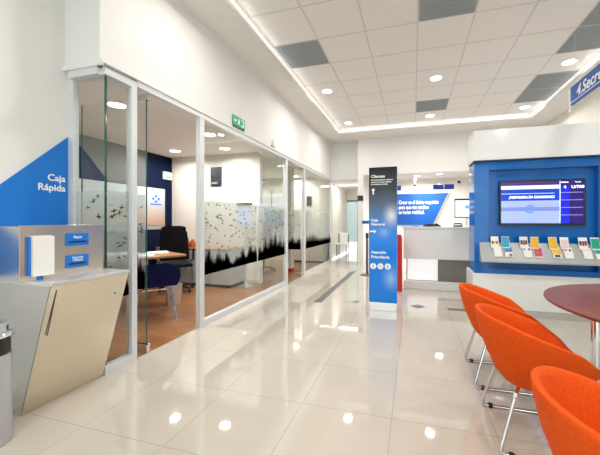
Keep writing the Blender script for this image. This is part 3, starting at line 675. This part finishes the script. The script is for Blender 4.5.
s.cyl(0, 0, 0, .03, .045, .035, seg=20, mtx=Matrix.Translation((XL+.001, 5.1, 2.66)) @ Matrix.Rotation(PI/2, 4, 'Y')); s.build('housing', M['white'], t, True)
s = MB(t.location); s.box(XL+.001, XL+.02, 5.03, 5.17, 2.575, 2.60, .003); s.build('bracket', mat('dull_grey', (.45, .45, .45), .5), t)
t = thing('hanging_sign', 'blue direction sign hanging from the ceiling at the right edge', 'sign', (2.0, 4.2, 2.77)); L0 = t.location
s = MB(L0); s.box(2.0, 2.03, 3.35, 4.86, 2.775, 3.01, .003); s.build('board', M['blue_sign'], t)
s = MB(L0); s.box(1.997, 2.0, 3.35, 4.85, 2.80, 2.808); s.build('stripe', M['ltr'], t)
s = MB(L0); s.box(2.005, 2.025, 4.86, 4.93, 2.70, 3.03, .002); s.build('acrylic_end', mat('pale_acrylic', (.75, .76, .76), .15), t)
for y in (3.6, 4.78): s = MB(L0); s.tube([(2.015, y, 3.0), (2.015, y, ZT)], .003, 6); s.build('wire', M['chrome'], t)
text('lettering', '4.Secretaría', .19, Vector((1.9985, 4.70, 2.835))-L0, '-x', M['ltr'], t, bold=.02, shear=.2)

# ------------------------------------------------------------ floor inlays
def inlay(name, x0, x1, y0, y1, m, lab, cat, z=.002): return tag(MB(((x0+x1)/2, (y0+y1)/2, 0)).box(x0, x1, y0, y1, 0, z).build(name, m), lab, cat)
inlay('floor_strip', -1.475, -1.355, 4.57, 7.6, M['strip'], 'long dark grey strip set in the tiles along the glass partition', 'floor strip')
inlay('floor_strip', -.19, 1.0, 5.90, 5.925, M['strip'], 'thin dark joint line across the floor before the cash desk', 'floor strip', .0015)
inlay('floor_strip', .47, .80, 4.68, 4.78, M['strip'], 'short dark grey strip beside the corner of the blue unit', 'floor strip')
s = MB((.09, 4.76, 0)); s.lathe(.07, 4.76, [(0, 0), (.11, 0), (.11, .002), (0, .003)], 4); tag(s.build('floor_hatch', M['strip']), 'small dark floor outlet cover right of the totem', 'floor outlet')
s = MB((-.85, 4.78, 0)); s.lathe(-.85, 4.78, [(0, 0), (.07, 0), (.07, .002), (0, .003)], 4); tag(s.build('floor_hatch', M['strip']), 'small dark floor outlet cover left of the totem', 'floor outlet')

# ------------------------------------------------------------ tub chairs
def shell(R, rims, mtl, name, parent):
    """param surface: list of ring functions phi -> point; phi 0 = back (-x)"""
    n = 48; bm = bmesh.new(); rings = []
    for f in rims:
        rings.append([bm.verts.new(f(2*PI*k/n)) for k in range(n)])
    for a, b in zip(rings, rings[1:]):
        for k in range(n): bm.faces.new((a[k], a[(k+1) % n], b[(k+1) % n], b[k]))
    for rg in (rings[0], rings[-1]):
        c = sum((v.co for v in rg), Vector())/n; cv = bm.verts.new(c)
        for k in range(n): bm.faces.new((rg[k], rg[(k+1) % n], cv))
    b = MB(); b.bm.free(); b.bm = bm; return b.build(name, mtl, parent, True)
def rimz(phi):
    q_ = math.cos(phi); c = .5+.5*math.copysign(abs(q_)**(2/(2.12 if q_ > 0 else 2.12+.9*min(1, -q_*2))), q_)         # 1 back, 0 front
    T = [(0, .44), (.04, .46), (.10, .51), (.24, .58), (.58, .65), (.84, .70), (1, .72)]
    for (a, za), (b, zb) in zip(T, T[1:]):
        if c <= b: return za+(zb-za)*(c-a)/(b-a)
    return T[-1][1]
def tub_chair():
    t = thing('tub_chair', 'x', 'chair', group='orange tub chairs around the table')
    def ring(rx, ry, zf, cx=0):
        def f(phi):
            c_, s_ = math.cos(phi), math.sin(phi); e_ = 2/(2.12 if c_ > 0 else 2.12+.9*min(1, -c_*2))
            x = -math.copysign(abs(c_)**e_, c_)*rx+cx; y = math.copysign(abs(s_)**e_, s_)*ry
            return Vector((x, y, zf(phi)))
        return f
    def zo(frac, z0=.34): return lambda p: z0+(rimz(p)-z0)*frac
    rims = [ring(.12, .12, lambda p: .322), ring(.17, .165, lambda p: .326, .02), ring(.205, .195, zo(.10), .012), ring(.236, .226, zo(.33), .004), ring(.262, .25, zo(.6), -.008), ring(.284, .272, zo(.85), -.008),
            ring(.291, .281, zo(.95), -.006), ring(.292, .281, zo(.985), -.006), ring(.286, .275, zo(1.0), -.01), ring(.274, .262, zo(1.004), -.006), ring(.262, .248, zo(.985), -.008), ring(.258, .238, zo(.93), -.006),
            ring(.243, .222, lambda p: .43+(rimz(p)-.43)*.62), ring(.225, .205, lambda p: .43+(rimz(p)-.43)*.30, .004), ring(.20, .185, lambda p: .432+(rimz(p)-.43)*.06, .01), ring(.17, .16, lambda p: .428, .012), ring(.08, .08, lambda p: .430, .012)]
    sh = shell(0, rims, M['orange'], 'upholstered_shell', t)
    b = MB(); b.cyl(.02, 0, .30, .325, .10, seg=28); b.build('seat_plate', M['black'], t)
    r = .0105
    for sgn in (-1, 1):
        y = sgn*.235; yt = sgn*.15
        p = fillet([(-.11, yt, .335), (-.14, sgn*.20, .315), (-.225, y, r), (.27, y, r), (.16, sgn*.20, .315), (.11, yt, .335)], .045)
        b = MB(); b.tube(p, r, 10); b.build('sled_frame', M['chrome'], t, True)
        for gx in (-.165, .21):
            b = MB(); b.cyl(gx, y, 0, .024, .016, seg=12); b.build('glide', M['black'], t)
    b = MB(); b.tube([(.02, -.16, .318), (.02, .16, .318)], .011, 10); b.build('cross_bar', M['chrome'], t)
    return t
c1 = tub_chair(); c1['label'] = 'farthest orange tub chair, beside the blue unit'
CH = [(.665, 2.785, 0), (.665, 2.085, 0), (.675, 1.145, -6)]
c1.location = (CH[0][0], CH[0][1], 0)
dup(c1, (CH[1][0], CH[1][1], 0), math.radians(CH[1][2]), 'middle orange tub chair with its whole curved side showing')
dup(c1, (CH[2][0], CH[2][1], 0), math.radians(CH[2][2]), 'nearest orange tub chair, cut off by the lower right corner')
# round table
t = thing('meeting_table', 'round mahogany meeting table beside the orange chairs at the right edge', 'table', (1.63, 2.30, 0)); L0 = t.location; R = .785
s = MB(L0); s.lathe(1.63, 2.30, [(0, .712), (R-.03, .712), (R-.005, .722), (R, .730), (R-.002, .738), (R-.008, .740), (0, .740)], 72); s.build('tabletop', M['mahogany'], t, True)
for k in range(4):
    a = PI/4+PI/2*k+.25; x, y = 1.63+.50*math.cos(a), 2.30+.50*math.sin(a)
    s = MB(L0); s.cyl(x, y, 0, .712, .032, seg=20); s.build('leg', M['chrome'], t, True)
s = MB(L0)
for k in range(2):
    a = PI/4+PI/2*k+.25; s.tube([(1.63+.5*math.cos(a), 2.3+.5*math.sin(a), .69), (1.63-.5*math.cos(a), 2.3-.5*math.sin(a), .69)], .016, 8)
s.build('under_frame', M['chrome'], t)
s = MB((1.56, 2.63, .74)); s.cyl(1.56, 2.63, .74, .748, .03, seg=20, bev=.002); tag(s.build('cable_grommet', M['black']), 'small black disc lying on the mahogany table', 'grommet')

# ------------------------------------------------------------ first office
ax = Vector((.42, .907, 0)); nn = Vector((-.907, .42, 0)); dc = Vector((-3.93, 3.50, 0))
dm = Matrix.Translation(dc) @ Matrix.Rotation(math.atan2(ax.y, ax.x), 4, 'Z')
t = thing('office_desk', 'wooden office desk with white legs behind the open glass door', 'desk', dc, math.atan2(ax.y, ax.x))
s = MB(); s.box(-.45, .68, -.38, .38, .715, .748, .006); s.build('desktop', M['desk_wood'], t)
for x in (-.38, -.02):
    for y in (-.30, .32):
        s = MB(); s.box(x-.02, x+.02, y-.02, y+.02, 0, .715); s.build('leg', M['white'], t)
s = MB(); s.box(-.40, .38, .29, .31, .35, .70); s.build('modesty_panel', M['white'], t)
def place(o, lx, ly, z, rz=0):
    p = dm @ Vector((lx, ly, 0)); o.location = (p.x, p.y, z); o.rotation_euler = (0, 0, math.atan2(ax.y, ax.x)+rz)
for k, (lx, ly, rz, lab) in enumerate(((.10, -.20, .1, 'loose white papers at the near edge of the desk'), (.42, .06, -.2, 'white papers at the right end of the desk'), (.02, .14, .3, 'white papers in the middle of the desk'))):
    s = MB(); s.box(-.15, .15, -.105, .105, 0, .012+.006*k); s.box(-.12, .16, -.08, .12, .012+.006*k, .02+.006*k); o = s.build('paper_stack', M['paper']); tag(o, lab, 'papers', 'papers on the office desk'); place(o, lx, ly, .748, rz)
s = MB(); s.box(-.11, .11, -.15, .15, 0, .03, .003); s.box(-.10, .10, -.14, .14, .03, .055, .003); o = s.build('document_folder', M['paper']); tag(o, 'thick white document folders at the back of the desk', 'folder'); place(o, -.28, .22, .748, .2)
# visitor chairs
def visitor(lab, x, y, rz):
    t = thing('visitor_chair', lab, 'chair', (x, y, 0), rz, 'navy visitor chairs')
    n, m_ = 16, 12; bm = bmesh.new(); g_ = []
    for i in range(m_+1):
        v = i/m_; row = []
        for j in range(n+1):
            u = -1+2*j/n
            if v < .5: q = v/.5; y_ = -.22+.40*q; z = .41-.03*math.sin(q*PI)+.03*u*u; wd = .23
            else: q = (v-.5)/.5; y_ = .18+.12*q-.10*u*u*q; z = .41+.31*q; wd = .25+.05*math.sin(q*PI)-.02*q*q
            z -= (.06*u**4 if v >= .95 else 0)
            row.append(bm.verts.new((u*wd, y_, z)))
        g_.append(row)
    for i in range(m_):
        for j in range(n): bm.faces.new((g_[i][j], g_[i][j+1], g_[i+1][j+1], g_[i+1][j]))
    r_ = bmesh.ops.solidify(bm, geom=bm.faces[:], thickness=.035)
    b = MB(); b.bm.free(); b.bm = bm; b.build('seat_shell', M['navy'], t, True)
    for sx in (-1, 1):
        for (y0, y1) in ((-.14, -.25), (.12, .24)):
            b = MB(); b.tube([(sx*.15, y0, .37), (sx*.19, y0*1.2, .35), (sx*.23, y1, 0)], .010, 8); b.build('leg', M['chrome'], t, True)
    b = MB(); b.tube([(-.15, -.14, .365), (-.15, .12, .365), (.15, .12, .365), (.15, -.14, .365)], .009, 8, True); b.build('under_frame', M['chrome'], t, True)
visitor('navy shell visitor chair beside the desk, just right of the open glass door', -3.27, 3.30, math.radians(-128))
visitor('navy visitor chair half hidden behind the steel counter and glass door', -3.62, 2.66, math.radians(-115))
# office chair
t = thing('office_chair', 'black high backed swivel chair behind the office desk', 'chair', (-4.06, 4.62, 0), math.radians(50))
b = MB(); b.box(-.23, .23, -.24, .22, .44, .51, .035); b.build('seat', M['black_fab'], t, True)
bm = bmesh.new(); g_ = []
for i in range(11):
    v = i/10; row = []
    for j in range(11):
        u = -1+2*j/10; wd = .25*(1-.12*v*v) if v < .9 else .25*.84
        row.append(bm.verts.new((u*wd, .24+.10*v-.05*(1-u*u)*.6, .52+.64*v-.03*u**4*(v > .8))))
    g_.append(row)
for i in range(10):
    for j in range(10): bm.faces.new((g_[i][j], g_[i][j+1], g_[i+1][j+1], g_[i+1][j]))
bmesh.ops.solidify(bm, geom=bm.faces[:], thickness=-.07)
b = MB(); b.bm.free(); b.bm = bm; b.build('backrest', M['black_fab'], t, True)
for sx in (-1, 1):
    b = MB(); b.tube(fillet([(sx*.25, .18, .50), (sx*.31, .18, .52), (sx*.31, .16, .72), (sx*.31, -.14, .72)], .04), .018, 8); b.build('armrest', M['black'], t, True)
b = MB(); b.cyl(0, 0, .09, .46, .028, seg=16); b.build('gas_column', M['black'], t)
b = MB()
for k in range(5):
    a = 2*PI*k/5+.3; b.tube([(0, 0, .11), (.29*math.cos(a), .29*math.sin(a), .07)], .018, 8)
b.build('base', M['black'], t)
for k in range(5):
    a = 2*PI*k/5+.3; b = MB(); b.ball(.29*math.cos(a), .29*math.sin(a), .028, .028); b.build('caster', M['black'], t, True)
# mesh bin
t = thing('mesh_waste_bin', 'silver mesh waste bin on the wooden floor beside the navy chair', 'bin', (-3.47, 3.88, 0)); 
b = MB(); b.lathe(0, 0, [(0, 0), (.105, 0), (.125, .30), (.118, .30), (.10, .01), (0, .01)], 32); b.build('mesh_body', M['mesh'], t, True)
b = MB(); b.tube([(.124*math.cos(2*PI*k/28), .124*math.sin(2*PI*k/28), .302) for k in range(28)], .006, 6, True); b.build('rim', M['chrome'], t, True)
# credenza: two units under one top
def unit(x0, x1, lab):
    t = thing('office_cabinet', lab, 'cabinet', ((x0+x1)/2, 5.3, 0), group='grey office cabinets'); b = MB(t.location)
    b.box(x0, x1, 5.08, 5.56, .05, .70, .002); b.build('body', M['grey_cab'], t)
    b = MB(t.location); b.box(x0+.01, x1-.01, 5.10, 5.55, 0, .05); b.build('plinth', M['black'], t)
    m_ = (x0+x1)/2
    for a, c_ in ((x0+.004, m_-.003), (m_+.003, x1-.004)):
        b = MB(t.location); b.box(a, c_, 5.062, 5.08, .06, .695, .002); d = b.build('door', M['grey_cab'], t)
        hx = c_-.04 if a < m_-.1 else a+.04
        b = MB(t.location); b.tube([(hx, 5.05, .50), (hx, 5.05, .62)], .006, 6); b.build('handle', M['chrome'], d)
unit(-4.95, -4.10, 'grey two-door cabinet in the corner by the blue wall'); unit(-4.09, -3.26, 'grey two-door cabinet nearest the glass partition')
tag(MB((-4.1, 5.3, .70)).box(-4.96, -3.25, 5.05, 5.57, .70, .725, .003).build('cabinet_top', M['desk_wood']), 'thin wooden top lying along the grey office cabinets', 'worktop')
s = MB((-4.32, 5.2, .725)); s.lathe(-4.33, 5.2, [(0, .725), (.055, .725), (.075, .77), (.06, .84), (.03, .90), (.035, .92), (.02, .92), (.02, .88), (0, .88)], 24); tag(s.build('amber_vase', M['copper'], smooth=True), 'larger amber vase on the cabinets', 'vase')
s = MB((-4.2, 5.2, .725)); s.lathe(-4.19, 5.2, [(0, .725), (.05, .725), (.06, .78), (.04, .85), (.02, .89), (0, .89)], 24); tag(s.build('amber_vase', M['copper'], smooth=True), 'smaller amber jug at the right of the larger vase', 'vase')
s = MB((-4.04, 5.2, .725)); s.lathe(-4.05, 5.2, [(0, .725), (.028, .725), (.028, .79), (.012, .81), (.012, .85), (0, .85)], 16); tag(s.build('small_bottle', M['copper'], smooth=True), 'small dark bottle on the cabinets right of the amber jug', 'bottle')
# wall board on the blue wall
t = thing('wall_poster', 'long pale poster board with a blue emblem on the navy office wall', 'poster', (XO+.01, 4.6, 1.5)); L0 = t.location
s = MB(L0); s.box(XO+.0015, XO+.02, 2.9, 5.38, 1.16, 1.92, .003); s.build('board', gradmat('poster_print', 2, [(0.0, (.50, .30, .20)), (.35, (.58, .46, .38)), (.62, (.55, .60, .66)), (1, (.60, .64, .70))], .4), t)
s = MB(L0); s.box(XO+.001, XO+.018, 2.9, 5.38, 1.08, 1.155); s.build('lower_rail', M['shelf'], t)
s = MB(L0)
for a, b_ in ((0, .055), (0, -.055), (.07, 0), (-.07, 0)): s.prism([(XO+.0205, 5.14+a+.035, 1.70+b_), (XO+.0205, 5.14+a, 1.70+b_+.035), (XO+.0205, 5.14+a-.035, 1.70+b_), (XO+.0205, 5.14+a, 1.70+b_-.035)], (.001, 0, 0))
s.box(XO+.0205, XO+.0215, 5.0, 5.28, 1.575, 1.60)
s.build('emblem', M['blue_paint'], t)
t = thing('wall_switch_box', 'small white box high on the navy wall near the corner', 'box', (XO, 5.42, 2.1)); s = MB(t.location)
s.box(XO+.001, XO+.05, 5.33, 5.55, 2.13, 2.29, .005); s.build('housing', M['white'], t)
s = MB(t.location); s.box(XO+.05, XO+.053, 5.36, 5.52, 2.16, 2.20); s.build('cover', M['shelf'], t)
t = thing('wall_notice', 'black notice plate on the white office wall behind the long pane', 'notice', (-3.9, 5.59, 2.2)); s = MB(t.location)
s.box(-4.06, -3.80, 5.584, 5.599, 1.97, 2.37, .002); s.build('board', mat('notice_navy', (.004, .006, .03), .4), t)
text('lettering', 'AVISO', .06, Vector((-4.04, 5.5835, 2.02))-t.location, '-y', M['ltr'], t, fit=.15)
# display pedestal
t = thing('display_pedestal', 'slim silver pedestal with a pale tilted screen behind the long pane', 'kiosk', (-3.05, 5.28, 0)); L0 = t.location; px, py = -3.05, 5.28
s = MB(L0); s.lathe(px, py, [(0, 0), (.15, 0), (.15, .012), (.03, .045), (0, .045)], 28); s.build('base', M['chrome'], t, True)
s = MB(L0); s.cyl(px, py, .04, 1.12, .028, seg=16); s.build('column', M['alu'], t, True)
s = MB(L0); s.box(px-.17, px+.13, py-.05, py-.02, 1.12, 1.55, .006); hd = s.build('screen_head', M['white'], t)
s = MB(L0); s.box(px-.15, px+.11, py-.054, py-.05, 1.16, 1.50); s.build('screen', mat('pedestal_screen', (.5, .6, .85), .2, emis=.5), hd)
s = MB(L0); s.box(px-.17, px+.13, py-.08, py+.0, 1.55, 1.59, .006); s.build('top_bar', M['black'], t)
# second office
t = thing('office_screen', 'blue-green screen on the wall of the second office', 'screen', (-4.3, 9.27, 1.3)); L0 = t.location
s = MB(L0); s.box(-4.62, -3.75, 9.20, 9.27, 1.05, 1.56, .005); s.build('housing', M['black'], t)
s = MB(L0); s.box(-4.60, -3.77, 9.195, 9.20, 1.09, 1.54); s.build('screen', mat('teal_screen', (.12, .35, .42), .2, emis=.25), t)
t = dup(bpy.data.objects['office_chair'], (-3.55, 7.0, 0), math.radians(200), 'black swivel chair seen through the far end of the long pane')
t = thing('white_column', 'slender white column standing inside the second doorway', 'column', (-2.95, 7.15, 0)); s = MB(t.location)
s.box(-3.06, -2.88, 7.15, 7.33, 0, 2.62, .004); s.build('shaft', M['wall_cream'], t)
s = MB(t.location); s.box(-3.065, -2.875, 7.14, 7.335, 0, .08); s.build('foot', M['red'], t)
t = tag(MB((-2.75, 9.27, 1.9)).box(-3.22, -3.06, 9.26, 9.278, 1.73, 2.03, .002).build('wall_notice', M['black']), 'small black plate on the wall of the second office', 'notice')
t = thing('low_cabinet', 'low white cabinet along the back of the second office', 'cabinet', (-3.1, 9.0, 0)); s = MB(t.location)
s.box(-3.7, -2.5, 8.85, 9.27, .05, .72, .004); s.build('body', M['white'], t)
for a in (-3.69, -3.09):
    s = MB(t.location); s.box(a, a+.58, 8.835, 8.85, .07, .71, .002); s.build('door', M['white'], t)
s = MB(t.location); s.box(-3.68, -2.52, 8.87, 9.25, 0, .05); s.build('plinth', M['black'], t)
